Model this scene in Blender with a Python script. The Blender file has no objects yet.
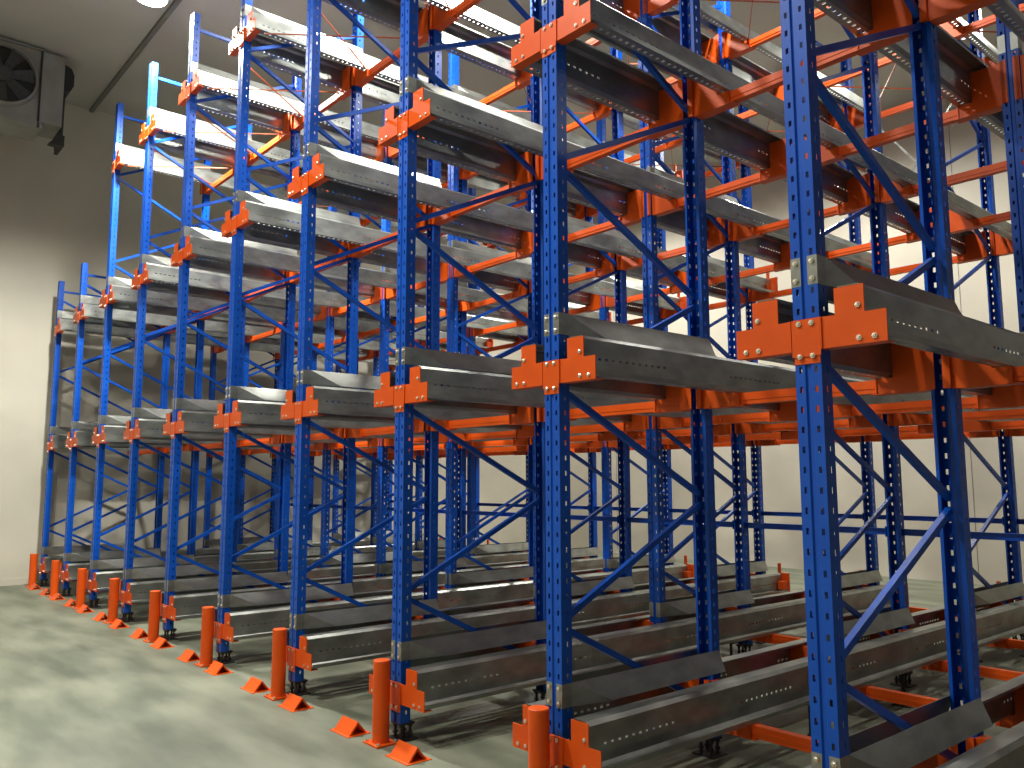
import bpy, bmesh, math, random
from mathutils import Vector, Matrix

random.seed(7)
scene = bpy.context.scene
COL = scene.collection
P = 1.4                                   # distance between upright lines
NL = 10                                   # upright lines, 0 = nearest (right), 9 = farthest (left)
ROWS = [0.0, 2.437, 4.874]                # front of each frame row
FD = 1.16                                 # post centre to post centre inside a frame
POSTY = [r + o for r in ROWS for o in (0.05, 0.05 + FD)]
LV = [0.195, 2.011, 3.815, 5.622]         # level reference heights
TALL, SHORT = 6.57, 4.67
REND = 6.20                               # rear end of the rails
ORD = ['', 'second ', 'third ', 'fourth ', 'fifth ', 'sixth ', 'seventh ', 'eighth ', 'ninth ', 'tenth ']
LNAME = ['floor level', 'second level', 'third level', 'top level']
RNAME = ['front row', 'middle row', 'rear row']
def levels(k): return LV if k <= 7 else LV[:3]
def height(k): return TALL if k <= 7 else SHORT
def line_name(k):
    if k < 0: return 'upright line beyond the right edge' if k == -1 else 'farthest line beyond the right edge'
    return 'rightmost upright line' if k == 0 else ('leftmost upright line' if k == 9 else ORD[k] + 'upright line from right')
def lane_name(k):
    if k < 0: return 'lane at right edge' if k == -1 else 'lane beyond right edge'
    return 'rightmost lane' if k == 0 else ('leftmost lane' if k == 8 else ORD[k] + 'lane from right')

# ------------------------------------------------------------------ materials
def mat(name, rgb, rough=.5, metal=0., spec=.5):
    m = bpy.data.materials.new(name); m.use_nodes = True
    b = m.node_tree.nodes['Principled BSDF']
    b.inputs['Base Color'].default_value = (*rgb, 1); b.inputs['Roughness'].default_value = rough
    b.inputs['Metallic'].default_value = metal; b.inputs['Specular IOR Level'].default_value = spec
    return m
def N(m, t, **kw):
    n = m.node_tree.nodes.new(t)
    for a, v in kw.items():
        if hasattr(n, a): setattr(n, a, v)
        else: n.inputs[a].default_value = v
    return n
def L(m, a, b): m.node_tree.links.new(a, b)
def noisy(m, scale, c0, c1, detail=6, lo=.35, hi=.65, rough=None, stretch=(1, 1, 1), space='Object', bump=0):
    tc = N(m, 'ShaderNodeTexCoord'); mp = N(m, 'ShaderNodeMapping'); mp.inputs['Scale'].default_value = stretch
    L(m, tc.outputs[space], mp.inputs['Vector'])
    nz = N(m, 'ShaderNodeTexNoise'); nz.inputs['Scale'].default_value = scale; nz.inputs['Detail'].default_value = detail
    L(m, mp.outputs['Vector'], nz.inputs['Vector'])
    cr = N(m, 'ShaderNodeValToRGB'); e = cr.color_ramp.elements
    e[0].position, e[1].position = lo, hi; e[0].color = (*c0, 1); e[1].color = (*c1, 1)
    L(m, nz.outputs['Fac'], cr.inputs['Fac'])
    b = m.node_tree.nodes['Principled BSDF']; L(m, cr.outputs['Color'], b.inputs['Base Color'])
    if rough:
        mr = N(m, 'ShaderNodeMapRange'); mr.inputs['To Min'].default_value = rough[0]; mr.inputs['To Max'].default_value = rough[1]
        L(m, nz.outputs['Fac'], mr.inputs['Value']); L(m, mr.outputs['Result'], b.inputs['Roughness'])
    if bump:
        bp = N(m, 'ShaderNodeBump'); bp.inputs['Strength'].default_value = bump; bp.inputs['Distance'].default_value = .01
        L(m, nz.outputs['Fac'], bp.inputs['Height']); L(m, bp.outputs['Normal'], b.inputs['Normal'])
    return m

M = {}
M['blue'] = noisy(mat('blue_enamel', (.003, .06, .5), .36, 0, .32), 3, (.002, .068, .43), (.004, .086, .50), rough=(.3, .42))
M['orange'] = noisy(mat('orange_enamel', (.84, .12, .004), .42, 0, .3), 4, (.66, .078, .004), (.75, .100, .005), rough=(.38, .48))
M['rod'] = mat('rust_red_rod', (.40, .075, .02), .5)
M['galv'] = noisy(mat('galvanized_steel', (.38, .39, .37), .4, .78), 9, (.235, .25, .235), (.37, .385, .36), detail=8, rough=(.28, .44), stretch=(1, .5, 1))
M['zinc'] = mat('zinc_bolt', (.78, .74, .62), .3, .9)
M['black'] = mat('black_steel', (.015, .015, .017), .5)
M['casing'] = noisy(mat('cooler_casing', (.25, .25, .22), .5), 3, (.22, .22, .195), (.28, .28, .25))
M['dark'] = mat('dark_plastic', (.012, .012, .012), .55)
M['floor'] = noisy(mat('polished_concrete', (.3, .3, .25), .4), 1.3, (.105, .122, .084), (.205, .22, .16), detail=14, lo=.36, hi=.64, rough=(.42, .6), stretch=(.75, 2.6, 1))
M['wall'] = noisy(mat('wall_panel', (.62, .58, .48), .6), .7, (.46, .435, .36), (.54, .51, .42))
M['ceil'] = noisy(mat('ceiling_panel', (.45, .45, .41), .65), .6, (.42, .42, .38), (.48, .48, .44))
M['joint'] = mat('panel_joint', (.16, .16, .145), .7)
M['fixture'] = mat('lamp_housing', (.2, .2, .2), .4, .5)
ml = mat('lamp_lens', (1, 1, 1), .4); pb = ml.node_tree.nodes['Principled BSDF']
pb.inputs['Emission Color'].default_value = (1, .97, .88, 1); pb.inputs['Emission Strength'].default_value = 25
M['lens'] = ml

# ------------------------------------------------------------------ mesh helpers
def newbm(): return bmesh.new()
def tomesh(bm, name, m, smooth=False):
    bmesh.ops.recalc_face_normals(bm, faces=bm.faces)
    me = bpy.data.meshes.new(name); bm.to_mesh(me); bm.free(); me.materials.append(m)
    if smooth:
        for p in me.polygons: p.use_smooth = True
    return me
def hexa(bm, v):
    vs = [bm.verts.new(p) for p in v]
    for f in ((0, 3, 2, 1), (4, 5, 6, 7), (0, 1, 5, 4), (1, 2, 6, 5), (2, 3, 7, 6), (3, 0, 4, 7)):
        bm.faces.new([vs[i] for i in f])
def box(bm, x0, x1, y0, y1, z0, z1):
    hexa(bm, [(x0, y0, z0), (x1, y0, z0), (x1, y1, z0), (x0, y1, z0), (x0, y0, z1), (x1, y0, z1), (x1, y1, z1), (x0, y1, z1)])
def prism(bm, pts, axis, a0, a1):
    """extrude a polygon (list of 2-D points) along axis 'x','y' or 'z'"""
    def put(p, a): return {'x': (a, p[0], p[1]), 'y': (p[0], a, p[1]), 'z': (p[0], p[1], a)}[axis]
    A = [bm.verts.new(put(p, a0)) for p in pts]; B = [bm.verts.new(put(p, a1)) for p in pts]
    n = len(pts); bm.faces.new(A); bm.faces.new(B[::-1])
    for i in range(n): bm.faces.new((A[i], A[(i + 1) % n], B[(i + 1) % n], B[i]))
def beam(bm, a, b, w, h, up=(1, 0, 0), chan=0):
    """bar from a to b; w along 'up', h across; chan>0 gives an open C channel of that thickness"""
    a, b = Vector(a), Vector(b); d = (b - a).normalized(); u = Vector(up); u = (u - d * u.dot(d)).normalized(); v = d.cross(u)
    if not chan: prof = [(-w / 2, -h / 2), (w / 2, -h / 2), (w / 2, h / 2), (-w / 2, h / 2)]
    else:
        t = chan; prof = [(-w / 2, -h / 2), (w / 2, -h / 2), (w / 2, h / 2), (-w / 2, h / 2), (-w / 2, h / 2 - t), (w / 2 - t, h / 2 - t), (w / 2 - t, -h / 2 + t), (-w / 2, -h / 2 + t)]
    A = [bm.verts.new(a + u * p + v * q) for p, q in prof]; B = [bm.verts.new(b + u * p + v * q) for p, q in prof]
    n = len(prof); bm.faces.new(A); bm.faces.new(B[::-1])
    for i in range(n): bm.faces.new((A[i], A[(i + 1) % n], B[(i + 1) % n], B[i]))
def cyl(bm, c, r, h, axis='z', n=20, r2=None, cap=True):
    r2 = r if r2 is None else r2
    def put(x, y, a): return {'z': (c[0] + x, c[1] + y, c[2] + a), 'y': (c[0] + x, c[1] + a, c[2] + y), 'x': (c[0] + a, c[1] + x, c[2] + y)}[axis]
    A = [bm.verts.new(put(r * math.cos(2 * math.pi * i / n), r * math.sin(2 * math.pi * i / n), 0)) for i in range(n)]
    B = [bm.verts.new(put(r2 * math.cos(2 * math.pi * i / n), r2 * math.sin(2 * math.pi * i / n), h)) for i in range(n)]
    for i in range(n): bm.faces.new((A[i], A[(i + 1) % n], B[(i + 1) % n], B[i]))
    if cap: bm.faces.new(A[::-1]); bm.faces.new(B)
def lattice(bm, prof, cuts, holeseg, holerow, mapf, thick):
    """sheet swept along cuts over polyline prof; cells (seg in holeseg, odd row) left open"""
    V = [[bm.verts.new(mapf(p, c)) for p in prof] for c in cuts]
    fs = []
    for r in range(len(cuts) - 1):
        for s in range(len(prof) - 1):
            if s in holeseg and (holeseg[s](r) if isinstance(holeseg, dict) else holerow(r)): continue
            fs.append(bm.faces.new((V[r][s], V[r][s + 1], V[r + 1][s + 1], V[r + 1][s])))
    bmesh.ops.recalc_face_normals(bm, faces=fs)
    bmesh.ops.solidify(bm, geom=fs, thickness=thick)
    for v in [v for v in bm.verts if not v.link_faces]: bm.verts.remove(v)

def put(name, me, parent=None, loc=(0, 0, 0), rz=0):
    o = bpy.data.objects.new(name, me); COL.objects.link(o)
    o.location = loc; o.rotation_euler = (0, 0, rz)
    if parent: o.parent = parent
    return o
def tag(o, label, cat, group=None):
    o['label'] = label; o['category'] = cat
    if group: o['group'] = group
    return o
def struct(name, bm, m):
    o = put(name, tomesh(bm, name, m)); o['kind'] = 'structure'; return o

# ------------------------------------------------------------------ shared meshes
def upright_mesh(h):
    prof = [(-.034, .100), (-.050, .092), (-.050, .062), (-.050, .046), (-.050, .0), (-.037, .0), (-.025, .0), (-.015, .0), (-.010, .011),
            (.010, .011), (.015, .0), (.025, .0), (.037, .0), (.050, .0), (.050, .046), (.050, .062), (.050, .092), (.034, .100)]
    cuts = [.10]; z = .15
    while z < h - .05: cuts += [z, z + .024]; z += .075
    cuts.append(h)
    bm = newbm(); lattice(bm, prof, cuts, {2, 5, 11, 14}, lambda r: r % 2 == 1, lambda p, c: (p[0], p[1] * .72, c), -.003)
    return tomesh(bm, 'upright', M['blue'])
UP = {TALL: upright_mesh(TALL), SHORT: upright_mesh(SHORT)}

bm = newbm(); box(bm, -.055, .055, .0, .10, .088, .0995); box(bm, -.075, .075, -.015, .115, 0, .008)
for sx in (-.035, .035):
    for sy in (.02, .08): cyl(bm, (sx, sy, .008), .009, .08, n=8); cyl(bm, (sx, sy, .03), .016, .014, n=6); cyl(bm, (sx, sy, .074), .016, .013, n=6)
FOOT = tomesh(bm, 'base_foot', M['black'])

F0, F1 = .069, .031 + FD          # faces of the two uprights that look at each other, frame-local y
def brace_meshes(h):
    nodes = []; z = .26; rear = True
    while z < h - .25: nodes.append((z, rear)); z += .59; rear = not rear
    out = []
    for i in range(len(nodes) - 1):
        (za, ra), (zb, rb) = nodes[i], nodes[i + 1]
        d = .03; ya, yb = (F1 - .012 if ra else F0 + .012), (F1 - .012 if rb else F0 + .012)
        bm = newbm(); beam(bm, (0, ya, za + d), (0, yb, zb - d), .028, .031, chan=.003); out.append(tomesh(bm, 'diagonal_brace', M['blue']))
    hz = []
    for z in (.205, h - .16):
        bm = newbm(); beam(bm, (0, F0 + .004, z), (0, F1 - .004, z), .028, .031, chan=.003); hz.append(tomesh(bm, 'horizontal_brace', M['blue']))
    return out, hz
BR = {TALL: brace_meshes(TALL), SHORT: brace_meshes(SHORT)}

def front_bracket(sides):
    """orange end plate, profile around level height 0; y<0 towards the aisle; deep flanges behind the arms"""
    L_, R_ = -1 in sides, 1 in sides
    pts = [(-.052, -.028), (.052, -.028), (.052, .022)]
    if R_: pts += [(.306, .022), (.306, .137), (.228, .137), (.228, .240), (.116, .240), (.116, .140)]
    pts += [(.052, .142), (-.052, .142)] if R_ or L_ else []
    if L_: pts += [(-.116, .140), (-.116, .240), (-.228, .240), (-.228, .137), (-.306, .137), (-.306, .022)]
    else: pts += [(-.052, .022)]
    if L_: pts += [(-.052, .022)]
    q = []
    for p_ in pts:
        if not q or (abs(q[-1][0] - p_[0]) + abs(q[-1][1] - p_[1])) > 1e-5: q.append(p_)
    bm = newbm(); prism(bm, q, 'y', -.0065, -.001)
    box(bm, -.058, .058, -.011, -.0065, -.0, .142)
    for s in sides:
        a, b = sorted((s * .053, s * .300)); box(bm, a, b, -.001, .055, .022, .027)
        a, b = sorted((s * .060, s * .064)); box(bm, a, b, -.013, -.006, .022, .142)
    return tomesh(bm, 'rail_bracket', M['orange'])
FB = {(-1, 1): front_bracket((-1, 1)), (1,): front_bracket((1,))}
bm = newbm(); cyl(bm, (0, 0, 0), .011, -.006, 'y', 6); cyl(bm, (0, -.006, 0), .0085, -.003, 'y', 8, r2=.004); BOLT = tomesh(bm, 'bolt', M['zinc'])
def bolt_spots(sides):
    s = [(x, z) for x in (-.026, .026) for z in (0, .125)]
    for q in sides: s += [(q * .205, .165), (q * .205, .045), (q * .262, .045)]
    return s
def inner_bracket(sides):
    """orange boxed bracket on an inner post, carrying the rail between post and web"""
    bm = newbm()
    for s in sides:
        prof = [(.0515, -.040), (.0515, .225), (.222, .225), (.222, .037), (.300, .037), (.300, -.0365), (.330, -.0365), (.330, -.042), (.215, -.042), (.12, -.044)]
        prof = [(s * x, z) for x, z in prof]; prism(bm, prof, 'y', -.038, .038)
    box(bm, -.050, -.018, -.0575, -.0505, -.040, .225); box(bm, .018, .050, -.0575, -.0505, -.040, .225)
    for s in sides:
        a, b = sorted((s * .030, s * .0518)); box(bm, a, b, -.0575, -.038, -.040, .225)
    return tomesh(bm, 'rail_bracket', M['orange'])
IB = {(-1, 1): inner_bracket((-1, 1)), (1,): inner_bracket((1,))}

def guide_mesh(s):
    """galvanized pallet guide beside the frame, from front post to rear post; bottom flares outward after a triangular lead-in"""
    bm = newbm(); x0, x1, zt, zb = .0545 * s, .100 * s, .112, 0
    ye = FD + .09
    P_ = [(x0, -.004, zt), (x0, -.004, zb), (x0, .06, zb), (x1, .30, zb), (x1, ye, zb), (x0, ye, zt), (x0, .06, zt)]
    V = [bm.verts.new(p) for p in P_]
    bm.faces.new((V[0], V[1], V[2], V[6])); bm.faces.new((V[6], V[2], V[3])); bm.faces.new((V[6], V[3], V[4], V[5]))
    W = [bm.verts.new(p) for p in ((s * .014, -.004, zt), (s * .014, -.004, zb))]
    bm.faces.new((W[0], W[1], V[1], V[0]))
    # back tab and lower return lip
    e = [bm.verts.new(p) for p in ((x1 - s * .03, .30, zb), (x1 - s * .03, ye, zb))]
    bm.faces.new((V[3], e[0], e[1], V[4]))
    for f in bm.faces: f.normal_update()
    bmesh.ops.recalc_face_normals(bm, faces=bm.faces)
    bmesh.ops.solidify(bm, geom=list(bm.faces), thickness=.0025)
    return tomesh(bm, 'pallet_guide', M['galv'])
GU = {s: guide_mesh(s) for s in (-1, 1)}

def rail_mesh(s, y1):
    """Z-shaped galvanized rail: top flange inward, tall web, bottom flange outward with lip; rows of holes in web and flange"""
    prof = [(.128, .232), (.128, .246), (.207, .246), (.226, .227), (.226, .140), (.226, .128), (.226, .056), (.242, .040), (.258, .040), (.278, .040), (.306, .040), (.306, .062)]
    cuts = [.0]; y = .10
    while y < y1 - .1: cuts += [y, y + .02]; y += .05
    cuts.append(y1)
    def hr(r):
        if r % 2 == 0: return False
        return ((r // 2) % 22) < 11
    hf = lambda r: r % 2 == 1
    bm = newbm(); lattice(bm, prof, cuts, {4: hr, 8: hf}, None, lambda p, c: (s * p[0], c, p[1]), .0025)
    return tomesh(bm, 'pallet_rail', M['galv'])
RAIL = {s: rail_mesh(s, REND) for s in (-1, 1)}
RAIL9 = RAIL
def stop_mesh(s):
    bm = newbm(); box(bm, *sorted((s * .19, s * .315)), REND + .001, REND + .03, .03, .25)
    box(bm, *sorted((s * .235, s * .305)), REND - .10, REND + .001, .066, .16)
    box(bm, *sorted((s * .175, s * .205)), REND + .001, REND + .03, .25, .36)
    return tomesh(bm, 'end_stop', M['orange'])
STOP = {s: stop_mesh(s) for s in (-1, 1)}
bm = newbm(); box(bm, -.06, .06, -.05, .05, -.195, -.187); cyl(bm, (0, 0, -.187), .012, .218, n=10); cyl(bm, (0, 0, -.17), .024, .02, n=6); box(bm, -.045, .045, -.03, .03, .027, .036)
STAND = tomesh(bm, 'support_foot', M['black'])

bm = newbm(); w = P - .602
beam(bm, (-w / 2, 0, 0), (w / 2, 0, 0), .05, .066, up=(0, 1, 0))
for e in (-1, 1): box(bm, *sorted((e * w / 2, e * (w / 2 - .006))), -.045, .045, -.036, .036)
box(bm, -w / 2 + .006, w / 2 - .006, -.029, -.025, -.010, .006)
XB = tomesh(bm, 'cross_bar', M['orange'])
bm = newbm(); beam(bm, (-P / 2 + .058, 0, 0), (P / 2 - .058, 0, 0), .035, .05, up=(0, 1, 0), chan=.003)
for e in (-1, 1): box(bm, *sorted((e * (P / 2 - .0555), e * (P / 2 - .062))), -.03, .03, -.04, .04)
TIE = tomesh(bm, 'tie_bar', M['blue'])

# ------------------------------------------------------------------ rack frames
for k in range(-2, NL):
    h = height(k); sides = (1,) if k == 9 else (-1, 1)
    for ri, y0 in enumerate(ROWS):
        t = bpy.data.objects.new('rack_frame', None); COL.objects.link(t); t.location = (-k * P, y0, 0); t.empty_display_size = .2
        tag(t, 'blue perforated upright frame with orange brackets, %s, %s' % (line_name(k), RNAME[ri]), 'rack frame', 'blue upright frames of the rack')
        put('upright', UP[h], t); put('upright', UP[h], t, (0, .10 + FD, 0), math.pi)
        put('base_foot', FOOT, t); put('base_foot', FOOT, t, (0, FD, 0))
        for me in BR[h][0]: put('diagonal_brace', me, t)
        for me in BR[h][1]: put('horizontal_brace', me, t)
        for li, z in enumerate(levels(k)):
            ss = (1,) if (k == 9 or (k == 7 and li == 3)) else (-1, 1)
            if ri == 0:
                b = put('rail_bracket', FB[ss], t, (0, 0, z))
                for (bx, bz) in bolt_spots(ss): put('bolt', BOLT, b, (bx, -.0105 if abs(bx) < .05 else -.006, bz))
            else: put('rail_bracket', IB[ss], t, (0, .05, z))
            put('rail_bracket', IB[ss], t, (0, .05 + FD, z), 0)
            for s in ss:
                g = put('pallet_guide', GU[s], t, (0, 0, z + .272))
                if ri == 0 and k < 5:
                    for bz in (.022, .09): put('bolt', BOLT, g, (s * .034, -.005, bz))

# ------------------------------------------------------------------ rails
for k in range(-2, NL):
    for li, z in enumerate(levels(k)):
        for s in ((1,) if (k == 9 or (k == 7 and li == 3)) else (-1, 1)):
            o = put('pallet_rail', RAIL[s], None, (-k * P, 0, z))
            tag(o, 'long galvanized pallet rail, %s, %s side of %s' % (LNAME[li], 'right' if s > 0 else 'left', line_name(k)), 'rail', 'galvanized rails at ' + LNAME[li])
            put('end_stop', STOP[s], o)
            if li == 0:
                for y in (1.85, 3.07, 4.28, 5.5): put('support_foot', STAND, o, (s * .266, y, 0))

# ------------------------------------------------------------------ cross beams, tie bars, plan bracing
for k in range(-2, NL - 1):
    nl = 4 if k + 1 <= 7 else 3
    for li in range(nl):
        for j, y in enumerate(POSTY[1:]):
            o = put('cross_bar', XB, None, (-(k + .5) * P, y, LV[li]))
            nm = ['first bar back', 'second bar back', 'third bar back', 'fourth bar back', 'rearmost bar'][j]
            tag(o, 'orange cross bar, %s, %s, %s' % (LNAME[li], lane_name(k), nm), 'cross bar', 'orange cross bars at ' + LNAME[li])
for (y, z, n, what) in ((POSTY[3], 1.15, 9, 'low behind middle frames'), (POSTY[5], 1.15, 9, 'low at the rear')):
    for k in range(-2, n):
        tag(put('tie_bar', TIE, None, (-(k + .5) * P, y, z)), 'blue tie bar %s, %s' % (what, lane_name(k)), 'bar', 'blue tie bars')
rod_cache = {}
def rod_mesh(a, b, r, m, nm):
    bm = newbm(); beam(bm, a, b, r * 2, r * 1.2, up=(0, 0, 1)); return tomesh(bm, nm, m)
for ri, y0 in enumerate(ROWS):
    ya, yb = y0 + .05 + .045, y0 + .05 + FD - .045
    w = P / 2 - .30
    r1 = rod_mesh((-w, ya, 0), (w, yb, 0), .006, M['rod'], 'rod'); r2 = rod_mesh((-w, yb, .012), (w, ya, .012), .006, M['rod'], 'rod')
    for k in range(-2, 7):
        t = bpy.data.objects.new('plan_brace', None); COL.objects.link(t); t.location = (-(k + .5) * P, 0, LV[3] + .016)
        tag(t, 'thin rust-red crossed bracing rods, top level, %s, %s' % (lane_name(k), RNAME[ri]), 'brace', 'crossed rods at the top level')
        put('rod', r1, t); put('rod', r2, t)
t = bpy.data.objects.new('rear_brace', None); COL.objects.link(t); t.location = (-1.5 * P, POSTY[5] + .076, 0)
tag(t, 'thin grey crossed rods at the rack rear below the top level', 'brace')
put('rod', rod_mesh((-P / 2, 0, 5.95), (P / 2, 0, 4.05), .010, M['galv'], 'rod'), t); put('rod', rod_mesh((-P / 2, .014, 4.05), (P / 2, .014, 5.95), .010, M['galv'], 'rod'), t)

# ------------------------------------------------------------------ bollards and floor wedges
bm = newbm(); cyl(bm, (0, 0, .010), .051, .468, n=28); cyl(bm, (0, 0, .478), .051, .004, n=28, r2=.047); POST = tomesh(bm, 'post', M['orange'], False)
bm = newbm(); box(bm, -.080, .080, -.075, .075, 0, .010); PLATE = tomesh(bm, 'base_plate', M['orange'])
bm = newbm(); cyl(bm, (0, 0, .010), .012, .012, n=6); ANCH = tomesh(bm, 'anchor_bolt', M['zinc'])
for k in range(-2, NL):
    t = bpy.data.objects.new('bollard', None); COL.objects.link(t); t.location = (-k * P, -.105, 0)
    tag(t, 'short round orange bollard standing before the %s' % line_name(k), 'bollard', 'orange bollards along the rack front')
    put('post', POST, t); put('base_plate', PLATE, t)
    for sx in (-.064, .064):
        for sy in (-.058, .058): put('anchor_bolt', ANCH, t, (sx, sy, 0))
bm = newbm()
o_ = [(-.062, .004), (0, .078), (.062, .004)]; i_ = [(-.048, .004), (0, .062), (.048, .004)]
prism(bm, [o_[0], o_[1], i_[1], i_[0]], 'x', -.095, .095); prism(bm, [o_[1], o_[2], i_[2], i_[1]], 'x', -.095, .095)
box(bm, -.115, .115, -.082, .082, 0, .004)
WEDGE = tomesh(bm, 'floor_wedge', M['orange'])
for k in range(-2, NL):
    for s in ((1,) if k == 9 else (-1, 1)):
        o = put('floor_wedge', WEDGE, None, (-k * P + s * .325, -.125, 0))
        tag(o, 'orange triangular floor guide just %s of bollard, %s' % ('right' if s > 0 else 'left', line_name(k)), 'floor guide', 'orange floor guides along the rack front')

# ------------------------------------------------------------------ evaporator cooler at the upper left
CX = -11.3
t = bpy.data.objects.new('evaporator_cooler', None); COL.objects.link(t); t.location = (CX, -1.13, 6.62)
tag(t, 'grey evaporator cooler with round fan hanging at the upper left', 'cooler')
bm = newbm(); box(bm, -.62, 0, -1.70, .50, .02, 1.07); box(bm, 0, .03, -1.70, .50, 1.07, 1.10); put('casing', tomesh(bm, 'casing', M['casing']), t)
bm = newbm(); prism(bm, [(-1.75, -.06), (.53, -.06), (.50, .0195), (-1.70, .0195)], 'x', -.60, .035); put('drip_tray', tomesh(bm, 'drip_tray', M['casing']), t)
bm = newbm(); box(bm, .0005, .018, .47, .50, .02, 1.07); box(bm, .0005, .018, .50, .77, .02, 1.07); box(bm, -.55, .0005, .505, .77, .02, 1.07); put('end_cover', tomesh(bm, 'end_cover', M['casing']), t)
bm = newbm(); box(bm, .0185, .035, .458, .482, -.075, 1.07); put('edge_strip', tomesh(bm, 'edge_strip', M['dark']), t)
bm = newbm(); box(bm, -.50, .0, .7705, .80, -.10, .95); prism(bm, [(.7705, -.26), (.82, -.26), (.82, -.10), (.7705, -.10)], 'x', -.4, .02)
prism(bm, [(.62, -.26), (.7705, -.26), (.7705, -.06)], 'x', -.10, .02); prism(bm, [(.7705, .55), (.86, .60), (.90, .68), (.90, .84), (.86, .93), (.7705, .97)], 'x', -.45, .02); put('side_duct', tomesh(bm, 'side_duct', M['dark']), t)
for cy in (0.0, -1.05):
    zc = .575
    bm = newbm(); n = 36
    for (ra, rb, xa, xb) in ((.475, .455, .002, .085),):
        A = [[bm.verts.new((x, cy + r * math.cos(2 * math.pi * i / n), zc + r * math.sin(2 * math.pi * i / n))) for i in range(n)] for (r, x) in ((.45, .002), (.43, .085), (.41, .085), (.41, .004))]
        for q in range(3):
            for i in range(n): bm.faces.new((A[q][i], A[q][(i + 1) % n], A[q + 1][(i + 1) % n], A[q + 1][i]))
    f = put('fan_shroud', tomesh(bm, 'fan_shroud', M['casing'], True), t)
    bm = newbm(); cyl(bm, (.003, cy, zc), .408, .003, 'x', 36); put('fan_opening', tomesh(bm, 'fan_opening', M['dark']), f)
    bm = newbm(); cyl(bm, (.012, cy, zc), .11, .05, 'x', 20)
    for b in range(7):
        a = 2 * math.pi * b / 7 + .2
        u = Vector((0, math.cos(a), math.sin(a))); v = Vector((0, -math.sin(a), math.cos(a))); c = Vector((.03, cy, zc)); xx = Vector((1, 0, 0))
        pts = []
        for (r, wd) in ((.10, .045), (.39, .09)):
            for q in (-1, 1):
                for th in (0, .004): pts.append(c + u * r + v * (q * wd) + xx * (q * .018 + th))
        vs = [bm.verts.new(p) for p in pts]
        for fidx in ((0, 2, 6, 4), (1, 5, 7, 3), (0, 4, 5, 1), (2, 3, 7, 6), (0, 1, 3, 2), (4, 6, 7, 5)): bm.faces.new([vs[i] for i in fidx])
    put('fan_blades', tomesh(bm, 'fan_blades', mat('fan_grey', (.05, .05, .045), .5)), f)
    bm = newbm()
    for rr in (.14, .23, .32, .40):
        for i in range(32):
            a0, a1 = 2 * math.pi * i / 32, 2 * math.pi * (i + 1) / 32
            beam(bm, (.088, cy + rr * math.cos(a0), zc + rr * math.sin(a0)), (.088, cy + rr * math.cos(a1), zc + rr * math.sin(a1)), .004, .004)
    for i in range(4):
        a0 = math.pi / 4 + i * math.pi / 2; beam(bm, (.092, cy + .1 * math.cos(a0), zc + .1 * math.sin(a0)), (.092, cy + 0.43 * math.cos(a0), zc + 0.43 * math.sin(a0)), .008, .004)
    put('fan_guard', tomesh(bm, 'fan_guard', M['dark']), f)
bm = newbm()
for (x, y) in ((-.08, .3), (-.54, .3), (-.08, -1.5), (-.54, -1.5)): cyl(bm, (x, y, 1.07), .012, .06, n=8)
put('hanger_rod', tomesh(bm, 'hanger_rod', M['zinc']), t)

# ------------------------------------------------------------------ room
X0, X1, Y0, Y1, H = -13.0, 6.0, -7.0, 10.6, 7.75
T = .15
bm = newbm(); box(bm, X0 - T, X1 + T, Y0 - T, Y1 + T, -T, 0); struct('floor', bm, M['floor'])
bm = newbm(); box(bm, X0 - T, X1 + T, Y0 - T, Y1 + T, H, H + T); struct('ceiling', bm, M['ceil'])
bm = newbm(); box(bm, X0 - T, X0, Y0, Y1, 0, H); struct('wall_left', bm, M['wall'])
bm = newbm(); box(bm, X1, X1 + T, Y0, Y1, 0, H); struct('wall_right', bm, M['wall'])
bm = newbm(); box(bm, X0 - T, X1 + T, Y1, Y1 + T, 0, H); struct('wall_back', bm, M['wall'])
bm = newbm(); box(bm, X0 - T, X1 + T, Y0 - T, Y0, 0, H); struct('wall_front', bm, M['wall'])
bm = newbm()
for x in (-10.6, -8.2, -5.8, -3.4, -1.0, 1.4, 3.8): box(bm, x - .004, x + .004, Y1 - .004, Y1, .1, H)
struct('trim_1', bm, M['joint'])
bm = newbm(); box(bm, X0, -6.5, .37, .43, H - .05, H); struct('trim_2', bm, M['joint'])
bm = newbm(); box(bm, X0, X0 + .012, Y0, Y1, 0, .10); struct('baseboard_left', bm, M['wall'])

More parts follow.
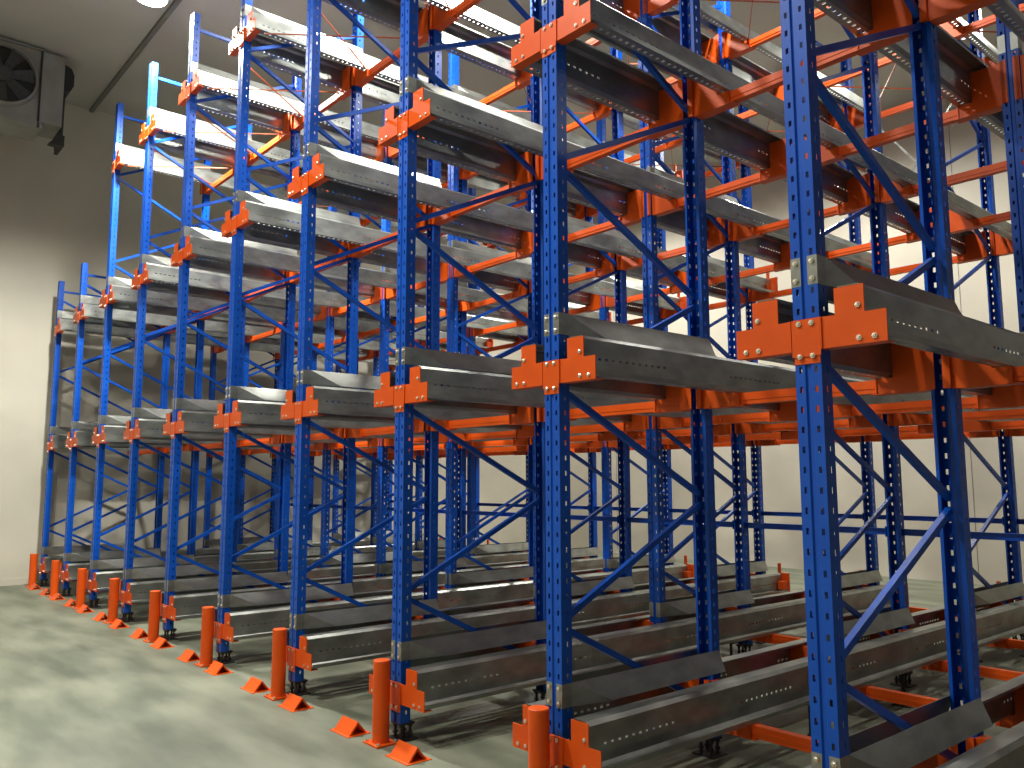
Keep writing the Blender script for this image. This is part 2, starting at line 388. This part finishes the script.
# ------------------------------------------------------------------ lamps
LAMPS = [(-8.0, -.15, 600, 150, .6, .42), (-3.5, -3.2, 270, 165, .8, 0), (-2.3, 2.9, 190, 165, .8, 0), (-9.3, 8.1, 300, 165, .8, 0), (-4.6, 8.1, 210, 165, .8, 0), (-.6, 8.1, 95, 165, .8, 0), (-.7, -4.2, 110, 165, .8, 0), (4.4, 6.0, 110, 165, .8, 0), (-4.8, 1.3, 230, 165, .8, 0)]
LN = ['round ceiling lamp glaring at the top left', 'round ceiling lamp above the aisle left of centre', 'round ceiling lamp over the middle of the rack', 'round ceiling lamp behind the rack at the far left', 'round ceiling lamp behind the middle of the rack', 'round ceiling lamp behind the right end of the rack', 'round ceiling lamp above the aisle nearest the camera', 'round ceiling lamp beyond the right side of the rack', 'round ceiling lamp over the rack left of its middle']
for i, (x, y, pw, cone, bl, drop) in enumerate(LAMPS):
    t = bpy.data.objects.new('ceiling_lamp', None); COL.objects.link(t); t.location = (x, y, H - .19 - drop)
    tag(t, LN[i], 'lamp', 'round ceiling lamps')
    bm = newbm(); cyl(bm, (0, 0, .03), .19, .07, n=28, r2=.12); cyl(bm, (0, 0, .10), .06, .05, n=16); cyl(bm, (0, 0, .15), .015, .04 + drop, n=8); put('housing', tomesh(bm, 'housing', M['fixture']), t)
    bm = newbm(); cyl(bm, (0, 0, .012), .17, .017, n=28); put('lens', tomesh(bm, 'lens', M['lens']), t)
    ld = bpy.data.lights.new('lamp_light', 'SPOT'); ld.shadow_soft_size = .17; ld.energy = pw * 4; ld.color = (1, .975, .89)
    ld.spot_size = math.radians(cone); ld.spot_blend = bl
    lo = bpy.data.objects.new('lamp_light', ld); COL.objects.link(lo); lo.parent = t; lo.location = (0, 0, -.17)
w = bpy.data.worlds.new('World'); scene.world = w; w.use_nodes = True
w.node_tree.nodes['Background'].inputs[0].default_value = (.9, .95, 1, 1); w.node_tree.nodes['Background'].inputs[1].default_value = .0

# ------------------------------------------------------------------ camera
cd = bpy.data.cameras.new('camera'); cam = bpy.data.objects.new('camera', cd); COL.objects.link(cam)
r = Vector((0.65047427, 0.75952472, -0.00232859)); u = Vector((0.0901067, -0.07412453, 0.99316984)); f = Vector((-0.75416444, 0.64624125, 0.11665437))
cam.matrix_world = Matrix(((r.x, u.x, -f.x, 1.60706801), (r.y, u.y, -f.y, -2.84422227), (r.z, u.z, -f.z, 1.54936849), (0, 0, 0, 1)))
cd.sensor_fit = 'HORIZONTAL'; cd.sensor_width = 36; cd.lens = 825.268 / 1024 * 36; cd.clip_start = .05
scene.camera = cam
vs = scene.view_settings; scene.display_settings.display_device = 'sRGB'
vs.view_transform = 'Standard'; vs.look = 'None'; vs.gamma = 1; vs.use_curve_mapping = False; vs.exposure = 0.2
scene.cycles.use_denoising = True; scene.cycles.max_bounces = 8; scene.cycles.diffuse_bounces = 4; scene.cycles.glossy_bounces = 4
scene.cycles.sample_clamp_indirect = 6
